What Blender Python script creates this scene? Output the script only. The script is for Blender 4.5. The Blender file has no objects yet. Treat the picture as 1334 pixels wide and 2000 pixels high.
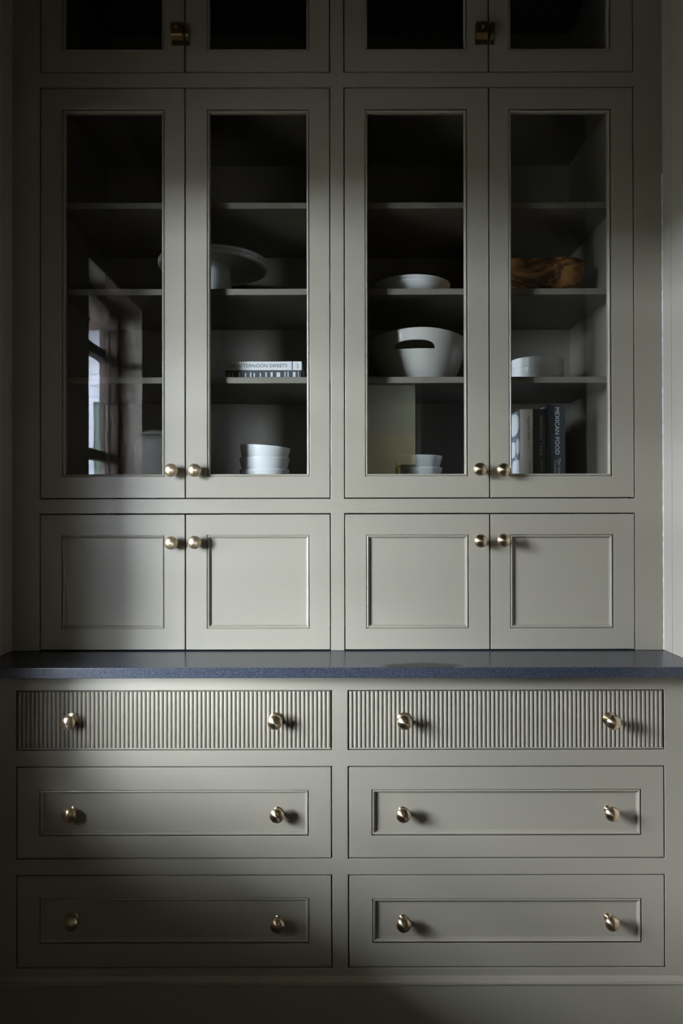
import bpy, bmesh, math, random
from mathutils import Matrix, Vector
random.seed(7)
S = bpy.context.scene
COL = S.collection
PI = math.pi

# ------------------------------------------------------------------ camera
F, VX, HY, ZC, DU = 1430.0, 660.0, 997.0, 1.33, 2.0     # focal (px), vanishing point, eye height, distance to hutch face
PITCH, ROLL = math.radians(0.30), math.radians(-0.10)
cam = bpy.data.cameras.new('camera')
cam.sensor_width = 36.0
cam.lens = F / 2000 * 36
cam.shift_x = (667 - VX) / 2000
cam.shift_y = -(1000 - (HY - F * math.tan(PITCH))) / 2000
cam.clip_start = 0.05
camo = bpy.data.objects.new('camera', cam)
COL.objects.link(camo)
camo.matrix_world = Matrix.Translation((0, -DU, ZC)) @ Matrix.Rotation(PI/2 + PITCH, 4, 'X') @ Matrix.Rotation(ROLL, 4, 'Z')
S.camera = camo

# ------------------------------------------------------------------ sky and exposure
W = bpy.data.worlds.new('overcast_sky')
S.world = W
W.use_nodes = True
bg = W.node_tree.nodes['Background']
bg.inputs[0].default_value = (0.82, 0.90, 1.0, 1)
bg.inputs[1].default_value = 133.0
S.view_settings.view_transform = 'Standard'
S.view_settings.look = 'None'
S.view_settings.exposure = 0.0
S.view_settings.gamma = 1.0
S.view_settings.use_curve_mapping = False
S.cycles.transparent_max_bounces = 24
S.cycles.max_bounces = 8
S.cycles.diffuse_bounces = 4
S.cycles.glossy_bounces = 4
S.cycles.sample_clamp_indirect = 60.0

# window in the left wall (t = distance in front of the hutch face)
WL = 0.8915                       # half width of the niche
WT0, WT1, WZ0, WZ1 = 0.591, 1.31, 0.82, 2.24
pl = bpy.data.lights.new('window_daylight_portal', 'AREA')
pl.shape = 'RECTANGLE'
pl.size, pl.size_y = WT1 - WT0, WZ1 - WZ0
pl.cycles.is_portal = True
po = bpy.data.objects.new('window_daylight_portal', pl)
COL.objects.link(po)
po.matrix_world = Matrix.Translation((-1.09, -(WT0+WT1)/2, (WZ0+WZ1)/2)) @ Matrix(((0,0,-1,0),(1,0,0,0),(0,-1,0,0),(0,0,0,1)))
# unseen fill light added in the passage, to brighten its mirrored walls
hl = bpy.data.lights.new('passage_fill_light', 'AREA')
hl.shape = 'DISK'; hl.size = 0.35; hl.energy = 38; hl.color = (1.0, 0.97, 0.86)
ho = bpy.data.objects.new('passage_fill_light', hl)
COL.objects.link(ho)
ho.location = (1.12, -4.1, 2.58)

# ------------------------------------------------------------------ helpers
def X(px, d=DU): return (px - VX) * d / F
def Z(py, d=DU): return ZC + (HY - py) * d / F

def mat(name, base, rough=0.5, metal=0.0, **kw):
    m = bpy.data.materials.new(name); m.use_nodes = True
    p = m.node_tree.nodes['Principled BSDF']
    p.inputs['Base Color'].default_value = (*base, 1)
    p.inputs['Roughness'].default_value = rough
    p.inputs['Metallic'].default_value = metal
    for k, v in kw.items():
        p.inputs[k.replace('_', ' ')].default_value = v
    return m

def node(m, kind, **props):
    n = m.node_tree.nodes.new(kind)
    for k, v in props.items(): setattr(n, k, v)
    return n

def link(m, a, b): m.node_tree.links.new(a, b)

def add_noise(m, scale, c0, c1, detail=3.0, bump=0.0, stretch=(1,1,1), lo=0.35, hi=0.65, distort=0.0, coords='Object'):
    p = m.node_tree.nodes['Principled BSDF']
    tc = node(m, 'ShaderNodeTexCoord'); mp = node(m, 'ShaderNodeMapping')
    mp.inputs['Scale'].default_value = stretch
    nz = node(m, 'ShaderNodeTexNoise')
    nz.inputs['Scale'].default_value = scale; nz.inputs['Detail'].default_value = detail
    nz.inputs['Distortion'].default_value = distort
    cr = node(m, 'ShaderNodeValToRGB')
    cr.color_ramp.elements[0].position = lo; cr.color_ramp.elements[0].color = (*c0, 1)
    cr.color_ramp.elements[1].position = hi; cr.color_ramp.elements[1].color = (*c1, 1)
    link(m, tc.outputs[coords], mp.inputs[0]); link(m, mp.outputs[0], nz.inputs['Vector'])
    link(m, nz.outputs[0], cr.inputs[0]); link(m, cr.outputs[0], p.inputs['Base Color'])
    if bump:
        b = node(m, 'ShaderNodeBump'); b.inputs['Strength'].default_value = bump; b.inputs['Distance'].default_value = 0.001
        link(m, nz.outputs[0], b.inputs['Height']); link(m, b.outputs[0], p.inputs['Normal'])
    return nz, cr

def obj(name, bm, m, parent=None, smooth=None, loc=None):
    """link a bmesh (or mesh) as ONE object"""
    if isinstance(bm, bmesh.types.BMesh):
        bmesh.ops.recalc_face_normals(bm, faces=bm.faces)
        me = bpy.data.meshes.new(name); bm.to_mesh(me); bm.free()
        if smooth is not None:
            me.polygons.foreach_set('use_smooth', [True] * len(me.polygons))
            me.set_sharp_from_angle(angle=math.radians(smooth))
        if m is not None: me.materials.append(m)
    else:
        me = bm
    o = bpy.data.objects.new(name, me); COL.objects.link(o)
    if parent is not None: o.parent = parent
    if loc is not None: o.location = loc
    return o

def empty(name, loc=(0, 0, 0)):
    o = bpy.data.objects.new(name, None); o.empty_display_size = 0.05
    COL.objects.link(o); o.location = loc
    return o

def tag(o, label, cat, group=None, kind=None):
    o['label'] = label; o['category'] = cat
    if group: o['group'] = group
    if kind: o['kind'] = kind
    return o

def struct(o, label, cat): return tag(o, label, cat, kind='structure')

def box(bm, x0, x1, y0, y1, z0, z1, bev=0.0):
    vs = [bm.verts.new((x, y, z)) for x in (x0, x1) for y in (y0, y1) for z in (z0, z1)]
    fs = [bm.faces.new([vs[i] for i in q]) for q in ((0,1,3,2),(4,6,7,5),(0,4,5,1),(2,3,7,6),(0,2,6,4),(1,5,7,3))]
    if bev:
        es = list({e for f in fs for e in f.edges})
        bmesh.ops.bevel(bm, geom=es, offset=bev, segments=2, profile=0.5, affect='EDGES')
    return vs

def boxm(*a, **k):
    bm = bmesh.new(); box(bm, *a, **k); return bm

def grid_slab(us, vs, solid, d0, d1, fn, bev=0.0):
    """a board with openings: cells of the grid us x vs where solid(i,j); d0 = front depth, d1 = back depth; fn(u,v,d) -> point"""
    bm = bmesh.new(); V = {}
    def v(i, j, k):
        if (i, j, k) not in V: V[(i, j, k)] = bm.verts.new(fn(us[i], vs[j], (d0, d1)[k]))
        return V[(i, j, k)]
    nu, nv = len(us) - 1, len(vs) - 1
    ok = lambda i, j: 0 <= i < nu and 0 <= j < nv and solid(i, j)
    for i in range(nu):
        for j in range(nv):
            if not ok(i, j): continue
            bm.faces.new([v(i,j,0), v(i+1,j,0), v(i+1,j+1,0), v(i,j+1,0)])
            bm.faces.new([v(i,j,1), v(i,j+1,1), v(i+1,j+1,1), v(i+1,j,1)])
            for (di, dj, a, b) in ((-1,0,(i,j),(i,j+1)), (1,0,(i+1,j),(i+1,j+1)), (0,-1,(i,j),(i+1,j)), (0,1,(i,j+1),(i+1,j+1))):
                if not ok(i+di, j+dj):
                    bm.faces.new([v(*a,0), v(*b,0), v(*b,1), v(*a,1)])
    bmesh.ops.recalc_face_normals(bm, faces=bm.faces)
    if bev:
        es = [e for e in bm.edges if len(e.link_faces) == 2 and e.calc_face_angle(0) > 1.0]
        bmesh.ops.bevel(bm, geom=es, offset=bev, segments=2, profile=0.5, affect='EDGES')
    return bm

FRONT = lambda y: (lambda u, v, d: (u, y + d, v))       # faces -Y (towards the room)

def frame_bm(x0, x1, z0, z1, ix0, ix1, iz0, iz1, y, th, bev=0.0009):
    return grid_slab([x0, ix0, ix1, x1], [z0, iz0, iz1, z1], lambda i, j: not (i == 1 and j == 1), 0, th, FRONT(y), bev)

def moulding_bm(x0, x1, z0, z1, y, prof):
    """mitred moulding swept round the inside of a rectangle; prof = [(inset, depth)]"""
    bm = bmesh.new(); rings = []
    for (a, d) in prof:
        rings.append([bm.verts.new(p) for p in ((x0+a, y+d, z0+a), (x1-a, y+d, z0+a), (x1-a, y+d, z1-a), (x0+a, y+d, z1-a))])
    for r, q in zip(rings[:-1], rings[1:]):
        for k in range(4):
            bm.faces.new([r[k], r[(k+1) % 4], q[(k+1) % 4], q[k]])
    r, q = rings[-1], rings[0]
    for k in range(4): bm.faces.new([r[k], r[(k+1) % 4], q[(k+1) % 4], q[k]])
    return bm

def lathe(prof, n=48, closed=True):
    """revolve (r, z) about local Z; closed = profile is a closed loop (r=0 points collapse)"""
    bm = bmesh.new(); rings = []
    for (r, z) in prof:
        if r < 1e-6: rings.append([bm.verts.new((0, 0, z))])
        else: rings.append([bm.verts.new((r*math.cos(2*PI*k/n), r*math.sin(2*PI*k/n), z)) for k in range(n)])
    pairs = list(zip(rings[:-1], rings[1:]))
    if closed: pairs.append((rings[-1], rings[0]))
    for a, b in pairs:
        if len(a) == 1 and len(b) == 1: continue
        for k in range(n):
            k2 = (k+1) % n
            if len(a) == 1: bm.faces.new([a[0], b[k], b[k2]])
            elif len(b) == 1: bm.faces.new([a[k], a[k2], b[0]])
            else: bm.faces.new([a[k], a[k2], b[k2], b[k]])
    return bm

def shell(outer, t, n=64, rim=3):
    """vessel from its outer profile [(r,z) base centre .. rim], wall thickness t"""
    inner = []
    for i, (r, z) in enumerate(outer):
        a = outer[max(i-1, 0)]; b = outer[min(i+1, len(outer)-1)]
        dx, dz = b[0]-a[0], b[1]-a[1]; L = math.hypot(dx, dz) or 1
        inner.append((max(0.0, r - dz/L*t), z + dx/L*t))
    inner[0] = (0.0, outer[0][1] + t)
    inner = [(r, max(z, outer[0][1] + t)) for r, z in inner]
    inner[-1] = (outer[-1][0] - t, outer[-1][1])
    ro, zo = outer[-1]; lip = [(ro - t/2 + t/2*math.cos(PI*k/(rim+1)), zo + t/2*math.sin(PI*k/(rim+1))) for k in range(1, rim+1)]
    return lathe(outer + lip + inner[::-1], n, closed=False)

def arc(pts, n=8):
    """smooth a short list of (r,z) with Catmull-Rom"""
    out = []
    P = [pts[0]] + list(pts) + [pts[-1]]
    for i in range(1, len(P)-2):
        for k in range(n):
            t = k/n
            out.append(tuple(0.5*((2*P[i][c]) + (-P[i-1][c]+P[i+1][c])*t + (2*P[i-1][c]-5*P[i][c]+4*P[i+1][c]-P[i+2][c])*t*t
                                 + (-P[i-1][c]+3*P[i][c]-3*P[i+1][c]+P[i+2][c])*t**3) for c in (0, 1)))
    out.append(tuple(pts[-1]))
    return [(max(0.0, r), z) for r, z in out]

def text_mesh(s, w, h, spacing=1.0):
    """lettering as a mesh scaled to w x h, centred on the origin in XY, facing +Z"""
    cu = bpy.data.curves.new('lettering', 'FONT'); cu.body = s; cu.extrude = 0.01; cu.resolution_u = 3
    cu.space_character = spacing
    o = bpy.data.objects.new('lettering', cu); COL.objects.link(o)
    bpy.context.view_layer.update()
    dg = bpy.context.evaluated_depsgraph_get()
    me = bpy.data.meshes.new_from_object(o.evaluated_get(dg))
    bpy.data.objects.remove(o)
    xs = [v.co.x for v in me.vertices]; ys = [v.co.y for v in me.vertices]
    x0, x1, y0, y1 = min(xs), max(xs), min(ys), max(ys)
    for v in me.vertices:
        v.co = ((v.co.x-(x0+x1)/2)*w/(x1-x0), (v.co.y-(y0+y1)/2)*h/(y1-y0), v.co.z*0.02)
    me.materials.clear()
    return me

TXT_H = Matrix(((1,0,0,0),(0,0,-1,0),(0,1,0,0),(0,0,0,1)))         # reads left to right, faces -Y
TXT_V = Matrix(((0,1,0,0),(0,0,-1,0),(-1,0,0,0),(0,0,0,1)))        # reads top to bottom, faces -Y

def place_text(name, s, w, h, m, parent, loc, M, spacing=1.0):
    me = text_mesh(s, w, h, spacing); me.materials.append(m)
    o = obj(name, me, None, parent)
    o.matrix_local = Matrix.Translation(loc) @ M
    return o

# ------------------------------------------------------------------ materials
def paint(name, base, rough=0.36):
    m = mat(name, base, rough)
    p = m.node_tree.nodes['Principled BSDF']
    tc = node(m, 'ShaderNodeTexCoord'); nz = node(m, 'ShaderNodeTexNoise')
    nz.inputs['Scale'].default_value = 260; nz.inputs['Detail'].default_value = 2
    b = node(m, 'ShaderNodeBump'); b.inputs['Strength'].default_value = 0.05; b.inputs['Distance'].default_value = 0.0004
    link(m, tc.outputs['Object'], nz.inputs['Vector']); link(m, nz.outputs[0], b.inputs['Height']); link(m, b.outputs[0], p.inputs['Normal'])
    n2 = node(m, 'ShaderNodeTexNoise'); n2.inputs['Scale'].default_value = 9; n2.inputs['Detail'].default_value = 5
    mr = node(m, 'ShaderNodeMapRange'); mr.inputs[3].default_value = rough - 0.04; mr.inputs[4].default_value = rough + 0.05
    link(m, tc.outputs['Object'], n2.inputs['Vector']); link(m, n2.outputs[0], mr.inputs[0]); link(m, mr.outputs[0], p.inputs['Roughness'])
    return m
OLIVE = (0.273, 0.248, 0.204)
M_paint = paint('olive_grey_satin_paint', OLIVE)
M_wall = paint("olive_grey_wall_paint", (0.38, 0.335, 0.30), 0.45)
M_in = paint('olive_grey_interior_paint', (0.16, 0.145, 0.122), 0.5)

M_stone = mat('blue_black_stone', (0.02, 0.025, 0.04), 0.3)
nz, cr = add_noise(M_stone, 420, (0.024, 0.028, 0.041), (0.066, 0.076, 0.105), detail=2, bump=0.12, lo=0.42, hi=0.72)
def stone_smudge():
    m = M_stone; p = m.node_tree.nodes['Principled BSDF']
    tc = node(m, 'ShaderNodeTexCoord'); mp = node(m, 'ShaderNodeMapping'); mp.vector_type = 'TEXTURE'
    mp.inputs['Location'].default_value = (0.20, -0.200, 0); mp.inputs['Scale'].default_value = (0.095, 0.040, 10)
    n = node(m, 'ShaderNodeTexNoise'); n.inputs['Scale'].default_value = 14
    vm = node(m, 'ShaderNodeVectorMath', operation='LENGTH')
    ma = node(m, 'ShaderNodeMath', operation='MULTIPLY_ADD'); ma.inputs[1].default_value = 0.8
    mr = node(m, 'ShaderNodeMapRange'); mr.inputs[1].default_value = 1.2; mr.inputs[2].default_value = 1.5; mr.inputs[3].default_value = 0.50; mr.inputs[4].default_value = 0.27
    link(m, tc.outputs['Object'], mp.inputs[0]); link(m, mp.outputs[0], vm.inputs[0])
    link(m, tc.outputs['Object'], n.inputs['Vector'])
    link(m, n.outputs[0], ma.inputs[0]); link(m, vm.outputs['Value'], ma.inputs[2])
    # damp patch on the upper face only: duller and browner than the dry stone
    sx = node(m, 'ShaderNodeSeparateXYZ'); up = node(m, 'ShaderNodeMath', operation='GREATER_THAN'); up.inputs[1].default_value = -0.0006
    mk = node(m, 'ShaderNodeMath', operation='MULTIPLY')
    mr.inputs[3].default_value = 1.0; mr.inputs[4].default_value = 0.0
    link(m, tc.outputs['Object'], sx.inputs[0]); link(m, sx.outputs[2], up.inputs[0])
    link(m, ma.outputs[0], mr.inputs[0]); link(m, mr.outputs[0], mk.inputs[0]); link(m, up.outputs[0], mk.inputs[1])
    ro = node(m, 'ShaderNodeMapRange'); ro.inputs[3].default_value = 0.27; ro.inputs[4].default_value = 0.46
    link(m, mk.outputs[0], ro.inputs[0]); link(m, ro.outputs[0], p.inputs['Roughness'])
    mx = node(m, 'ShaderNodeMix', data_type='RGBA'); mx.inputs[7].default_value = (0.022, 0.019, 0.018, 1)
    old = p.inputs['Base Color'].links[0].from_socket
    link(m, mk.outputs[0], mx.inputs[0]); link(m, old, mx.inputs[6]); link(m, mx.outputs[2], p.inputs['Base Color'])
stone_smudge()

def brass(name, base, rough, aniso=0.75):
    m = mat(name, base, rough, 1.0)
    p = m.node_tree.nodes['Principled BSDF']
    p.inputs['Anisotropic'].default_value = aniso; p.inputs['Anisotropic Rotation'].default_value = 0.25
    t = node(m, 'ShaderNodeTangent', direction_type='RADIAL', axis='Z')
    link(m, t.outputs[0], p.inputs['Tangent'])
    return m
M_brass = brass('brushed_champagne_brass', (0.62, 0.495, 0.34), 0.33)
M_latch = mat('aged_brass', (0.24, 0.165, 0.075), 0.45, 1.0)
M_dark = mat('dark_hole', (0.01, 0.009, 0.007), 0.6)

def glass(name, tint=(1, 1, 1), f0=0.04):
    m = bpy.data.materials.new(name); m.use_nodes = True
    nt = m.node_tree; nt.nodes.remove(nt.nodes['Principled BSDF'])
    out = nt.nodes['Material Output']
    tr = node(m, 'ShaderNodeBsdfTransparent'); tr.inputs[0].default_value = (*tint, 1)
    gl = node(m, 'ShaderNodeBsdfGlossy'); gl.inputs['Roughness'].default_value = 0.0
    lw = node(m, 'ShaderNodeLayerWeight'); lw.inputs[0].default_value = 0.5
    pw = node(m, 'ShaderNodeMath', operation='POWER'); pw.inputs[1].default_value = 5.0
    ma = node(m, 'ShaderNodeMath', operation='MULTIPLY_ADD'); ma.inputs[1].default_value = 1 - f0; ma.inputs[2].default_value = f0
    mx = node(m, 'ShaderNodeMixShader')
    link(m, lw.outputs['Facing'], pw.inputs[0]); link(m, pw.outputs[0], ma.inputs[0]); link(m, ma.outputs[0], mx.inputs[0])
    link(m, tr.outputs[0], mx.inputs[1]); link(m, gl.outputs[0], mx.inputs[2]); link(m, mx.outputs[0], out.inputs[0])
    return m
M_glass = glass('clear_door_glass', (0.985, 0.99, 0.985))
M_wglass = glass('window_glass', (0.99, 1.0, 0.995))

M_white = mat('white_glazed_ceramic', (0.72, 0.74, 0.76), 0.16)
M_matte = mat('white_satin_ceramic', (0.70, 0.71, 0.72), 0.34)
M_melam = mat('warm_white_melamine', (0.46, 0.455, 0.425), 0.24)
M_olivew = mat('olive_wood', (0.4, 0.2, 0.07), 0.42)
def olive_wood():
    m = M_olivew; p = m.node_tree.nodes['Principled BSDF']
    tc = node(m, 'ShaderNodeTexCoord'); mp = node(m, 'ShaderNodeMapping')
    mp.inputs['Scale'].default_value = (3.2, 6.0, 7.5); mp.inputs['Rotation'].default_value = (0.3, 0.5, 0.2)
    n = node(m, 'ShaderNodeTexNoise'); n.inputs['Scale'].default_value = 1.7; n.inputs['Detail'].default_value = 4; n.inputs['Distortion'].default_value = 1.6
    mu = node(m, 'ShaderNodeMath', operation='MULTIPLY'); mu.inputs[1].default_value = 6.5
    fr = node(m, 'ShaderNodeMath', operation='PINGPONG'); fr.inputs[1].default_value = 1.0
    cr = node(m, 'ShaderNodeValToRGB')
    el = cr.color_ramp.elements
    el[0].position, el[0].color = 0.0, (0.040, 0.016, 0.006, 1)
    el[1].position, el[1].color = 1.0, (0.50, 0.265, 0.085, 1)
    e = el.new(0.28); e.color = (0.24, 0.108, 0.034, 1)
    e = el.new(0.5); e.color = (0.40, 0.195, 0.062, 1)
    link(m, tc.outputs['Object'], mp.inputs[0]); link(m, mp.outputs[0], n.inputs['Vector'])
    link(m, n.outputs[0], mu.inputs[0]); link(m, mu.outputs[0], fr.inputs[0]); link(m, fr.outputs[0], cr.inputs[0])
    link(m, cr.outputs[0], p.inputs['Base Color'])
olive_wood()
M_bookw = mat('white_book_cloth', (0.62, 0.63, 0.66), 0.55)
M_bookc = mat('cream_book_cloth', (0.62, 0.58, 0.52), 0.6); add_noise(M_bookc, 500, (0.68, 0.65, 0.60), (0.76, 0.73, 0.68), bump=0.2)
M_bookg = mat('charcoal_book_cloth', (0.035, 0.037, 0.045), 0.55); add_noise(M_bookg, 500, (0.030, 0.032, 0.040), (0.045, 0.047, 0.057), bump=0.2)
M_bookn = mat('slate_book_cover', (0.045, 0.052, 0.062), 0.5)
M_bookp = mat('pale_blue_book_cover', (0.46, 0.56, 0.68), 0.5)
M_greycover = mat('grey_printed_cover', (0.17, 0.20, 0.25), 0.4)
M_page = mat('book_pages', (0.55, 0.52, 0.45), 0.8); add_noise(M_page, 90, (0.45, 0.42, 0.36), (0.6, 0.57, 0.5), stretch=(30, 1, 1))
M_ink = mat('black_print', (0.012, 0.012, 0.014), 0.6)
M_inkgrey = mat('grey_print', (0.25, 0.25, 0.26), 0.6)
M_inkw = mat('white_print', (0.75, 0.76, 0.77), 0.6)
M_sil = mat('silver_print', (0.55, 0.56, 0.57), 0.6)
M_floor = mat('dark_oak_floor', (0.06, 0.035, 0.02), 0.45); add_noise(M_floor, 6, (0.026, 0.015, 0.008), (0.05, 0.029, 0.016), stretch=(1, 12, 1))
M_ceil = mat('dark_stained_ceiling', (0.05, 0.04, 0.03), 0.6); add_noise(M_ceil, 5, (0.022, 0.016, 0.012), (0.036, 0.028, 0.021), stretch=(10, 1, 1))
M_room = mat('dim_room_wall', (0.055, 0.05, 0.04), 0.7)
M_pass = mat('passage_upper_wall', (0.52, 0.57, 0.50), 0.8)
M_pass2 = mat('passage_lower_wall', (0.70, 0.66, 0.46), 0.8)
M_case = mat('painted_casing', (0.55, 0.60, 0.60), 0.5)
M_frame = mat('reddish_window_wood', (0.17, 0.075, 0.042), 0.5); add_noise(M_frame, 8, (0.05, 0.033, 0.026), (0.10, 0.068, 0.055), stretch=(6, 6, 1))
M_bar = mat('dark_window_bar', (0.035, 0.025, 0.022), 0.5)
M_side = mat('pale_lavender_siding', (0.20, 0.20, 0.235), 0.7)
M_soff = mat('brown_porch_boards', (0.07, 0.035, 0.02), 0.6); add_noise(M_soff, 6, (0.05, 0.024, 0.013), (0.10, 0.05, 0.03), stretch=(1, 10, 1))
M_lawn = mat('lawn_ground', (0.05, 0.08, 0.03), 0.9); add_noise(M_lawn, 12, (0.016, 0.014, 0.008), (0.03, 0.026, 0.015))
M_leaf = mat('green_leaf', (0.07, 0.16, 0.04), 0.55)
M_blocker = mat('sky_blocker_leaves', (0.03, 0.035, 0.02), 0.8); add_noise(M_blocker, 30, (0.012, 0.016, 0.007), (0.04, 0.05, 0.025))
M_bark = mat('bark', (0.07, 0.05, 0.035), 0.8)
M_cornerline = mat('white_corner_line', (0.75, 0.76, 0.80), 0.5)
M_yellow = mat('yellow_frame_edge', (0.75, 0.62, 0.03), 0.5)
M_black = mat('black_picture', (0.02, 0.02, 0.02), 0.5)

# ------------------------------------------------------------------ the setting
CEIL = 2.95
YB = -3.55                                     # wall behind the photographer
struct(obj('floor', boxm(-1.05, 3.6, -5.2, 0.5, -0.06, 0.0), M_floor), 'dark oak floor of the room, below the cabinet', 'floor')
struct(obj('ceiling', boxm(-1.05, 3.6, -5.2, 0.5, CEIL, CEIL+0.08), M_ceil), 'dark stained ceiling above the tall cabinet', 'ceiling')
# left wall with the window opening (u = t, v = z)
bm = grid_slab([-0.5, WT0, WT1, 3.63], [0, WZ0, WZ1, CEIL], lambda i, j: not (i == 1 and j == 1), 0, 0.16, lambda u, v, d: (-WL - d, -u, v), 0.001)
struct(obj('wall_left', bm, M_wall), 'shaded olive grey wall left of the cabinet, pierced by the tall window', 'wall')
struct(obj('wall_right', boxm(WL, WL+0.16, -0.591, 0.5, 0, CEIL, bev=0.001), M_wall), 'lit olive grey side wall of the alcove right of the cabinet', 'wall')
struct(obj('wall_back', boxm(-WL, WL, 0.482, 0.5, 0, CEIL), M_wall), 'wall at the back of the alcove behind the cabinet', 'wall')
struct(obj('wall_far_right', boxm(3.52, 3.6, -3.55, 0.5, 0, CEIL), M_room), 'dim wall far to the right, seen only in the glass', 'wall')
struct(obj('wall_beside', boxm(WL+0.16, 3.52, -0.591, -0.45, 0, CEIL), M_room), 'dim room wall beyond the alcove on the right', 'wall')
PX0, PX1, PZ1 = -0.02, 0.60, 2.30
bm = grid_slab([-1.0515, PX0, PX1, 3.6], [0, PZ1, CEIL], lambda i, j: not (i == 1 and j == 0), 0, 0.09, lambda u, v, d: (u, YB - d, v))
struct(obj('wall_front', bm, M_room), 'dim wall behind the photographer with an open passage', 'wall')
bm = grid_slab([PX0-0.07, PX0, PX1, PX1+0.035], [0, PZ1, PZ1+0.06], lambda i, j: not (i == 1 and j == 0), 0, 0.02, lambda u, v, d: (u, YB + 0.02 - d, v), 0.002)
struct(obj('trim_3', bm, M_case), 'pale casing around the passage opening reflected in the glass door', 'trim')
struct(obj('wall_passage', boxm(-0.6, 1.4, -4.75, -4.68, 2.02, CEIL), M_pass), 'grey green upper wall of the bright passage', 'wall')
struct(obj('wall_passage_lower', boxm(-0.6, 1.4, -4.75, -4.67, 0, 2.02), M_pass2), 'cream lower wall of the bright passage', 'wall')
for nm, xx, sd in (('wall_passage_left', -0.68, 'left'), ('wall_passage_right', 1.4, 'right')):
    struct(obj(nm, boxm(xx, xx+0.08, -4.68, YB-0.09, 0, CEIL), M_pass), 'side wall on the %s of the bright passage' % sd, 'wall')
# scribe strips in the alcove corners, against the hutch face
for nm, sx, lab in (('trim_1', -1, 'narrow painted scribe strip in the shaded left corner of the alcove'), ('trim_2', 1, 'narrow painted scribe strip in the lit right corner of the alcove')):
    xs = sorted((sx*WL, sx*(WL-0.0025)))
    struct(obj(nm, boxm(xs[0], xs[1], -0.050, -0.0005, Z(1270.5)+0.0005, CEIL-0.002, bev=0.0007), M_wall), lab, 'trim')
    xs = sorted((sx*WL, sx*(WL-0.0025)))
    struct(obj('trim_4' if sx < 0 else 'trim_5', boxm(xs[0], xs[1], -0.590, -0.0525, Z(1270.5)+0.0005, CEIL-0.002, bev=0.0007), M_wall),
           'flat painted lining board on the %s alcove wall' % ('shaded left' if sx < 0 else 'lit right'), 'trim')
# thin uneven white line along the right corner
bm = bmesh.new()
zz = [Z(y) for y in range(1269, 330, -10)]
for a, b in zip(zz[:-1], zz[1:]):
    w = 0.0011 + 0.0011*random.random()
    box(bm, WL-0.0025-w, WL-0.0025, -0.0004-w, -0.0001, a, b)
struct(obj('trim_6', bm, M_cornerline), 'thin uneven white line in the right corner of the alcove', 'corner_line')
struct(obj('baseboard_right', boxm(WL-0.026, WL-0.0005, -0.59, -0.172, 0, 0.185, bev=0.002), M_wall), 'painted baseboard at the foot of the right alcove wall', 'baseboard')

# the window
win = empty('window_1', (-WL, -(WT0+WT1)/2, WZ0))
struct(win, 'tall brown wooden window in the left wall, reflected in the first glass door', 'window')
def wpart(name, bm, m): 
    bmesh.ops.translate(bm, verts=bm.verts, vec=-Vector(win.location)); return obj(name, bm, m, win)
fr = 0.035
bm = grid_slab([WT0+.0005, WT0+fr, WT1-fr, WT1-.0005], [WZ0+.0005, WZ0+fr, WZ1-fr, WZ1-.0005], lambda i, j: not (i == 1 and j == 1), 0, 0.06, lambda u, v, d: (-0.99 - d, -u, v), 0.002)
wpart('window_frame', bm, M_frame)
for u in (1.195,):
    wpart('muntin', boxm(-1.045, -1.005, -(u+0.012), -(u-0.012), WZ0+fr, WZ1-fr), M_frame)
for v in (2.0, 1.565, 1.15):
    wpart('muntin', boxm(-1.042, -1.002, -WT1+fr, -WT0-fr, v-0.02, v+0.02), M_bar)
us = [WT0+fr, 1.183, 1.207, WT1-fr]; vs = [WZ0+fr, 1.13, 1.17, 1.545, 1.585, 1.98, 2.02, WZ1-fr]
for i in range(0, 3, 2):
    for j in range(0, 7, 2):
        wpart('window_pane', boxm(-1.027, -1.023, -us[i+1], -us[i], vs[j], vs[j+1]), M_wglass)
struct(obj('trim_7', boxm(-1.045, -WL+0.03, -WT1-0.02, -WT0+0.02, WZ0-0.03, WZ0-0.0005), M_frame), 'brown wooden sill board below the tall window', 'sill')

# ------------------------------------------------------------------ hutch (upper cabinet)
ZCT = Z(1270.5)                                 # top of the worktop
TH = 0.021
hutch = empty('hutch_cabinet', (0, 0, ZCT))
tag(hutch, 'tall olive grey built-in hutch with glass doors standing on the dark worktop', 'cabinet')
OFF = -Vector(hutch.location)
def hp(name, bm, m, parent=hutch, smooth=None, base=None):
    """part of the hutch built in world coordinates"""
    v = OFF if base is None else -Vector(base)
    bmesh.ops.translate(bm, verts=bm.verts, vec=v)
    return obj(name, bm, m, parent, smooth)
OL, OR = (X(77.5), X(646.2)), (X(672.3), X(1240.3))
ROWS = [(ZCT+0.0005, Z(1002.3)), (Z(974.2), Z(167.5)), (Z(139.3), Z(-90))]
us = [-WL+.0005, OL[0], OL[1], OR[0], OR[1], WL-.0005]
vs = [ROWS[0][0], ROWS[0][1], ROWS[1][0], ROWS[1][1], ROWS[2][0], ROWS[2][1], CEIL-.001]
hp('face_frame', grid_slab(us, vs, lambda i, j: not (i in (1, 3) and j in (0, 2, 4)), 0, TH, FRONT(0), 0.0009), M_paint)
YBK = 0.464                                     # inside back
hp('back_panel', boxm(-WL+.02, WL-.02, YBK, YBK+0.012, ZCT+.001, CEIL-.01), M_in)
XI = 0.782
for sx in (-1, 1):
    xs = sorted((sx*XI, sx*(XI+0.018)))
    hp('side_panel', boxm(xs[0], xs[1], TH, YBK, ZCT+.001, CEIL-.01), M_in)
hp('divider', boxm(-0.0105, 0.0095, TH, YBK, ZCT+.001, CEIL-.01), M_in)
ZF = ZC + 0.052                                 # floor of the glazed section
YS = 0.060                                      # front edge of the shelves
SH = [Z(394, 2.06), Z(563, 2.06), Z(736, 2.06)]
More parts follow.
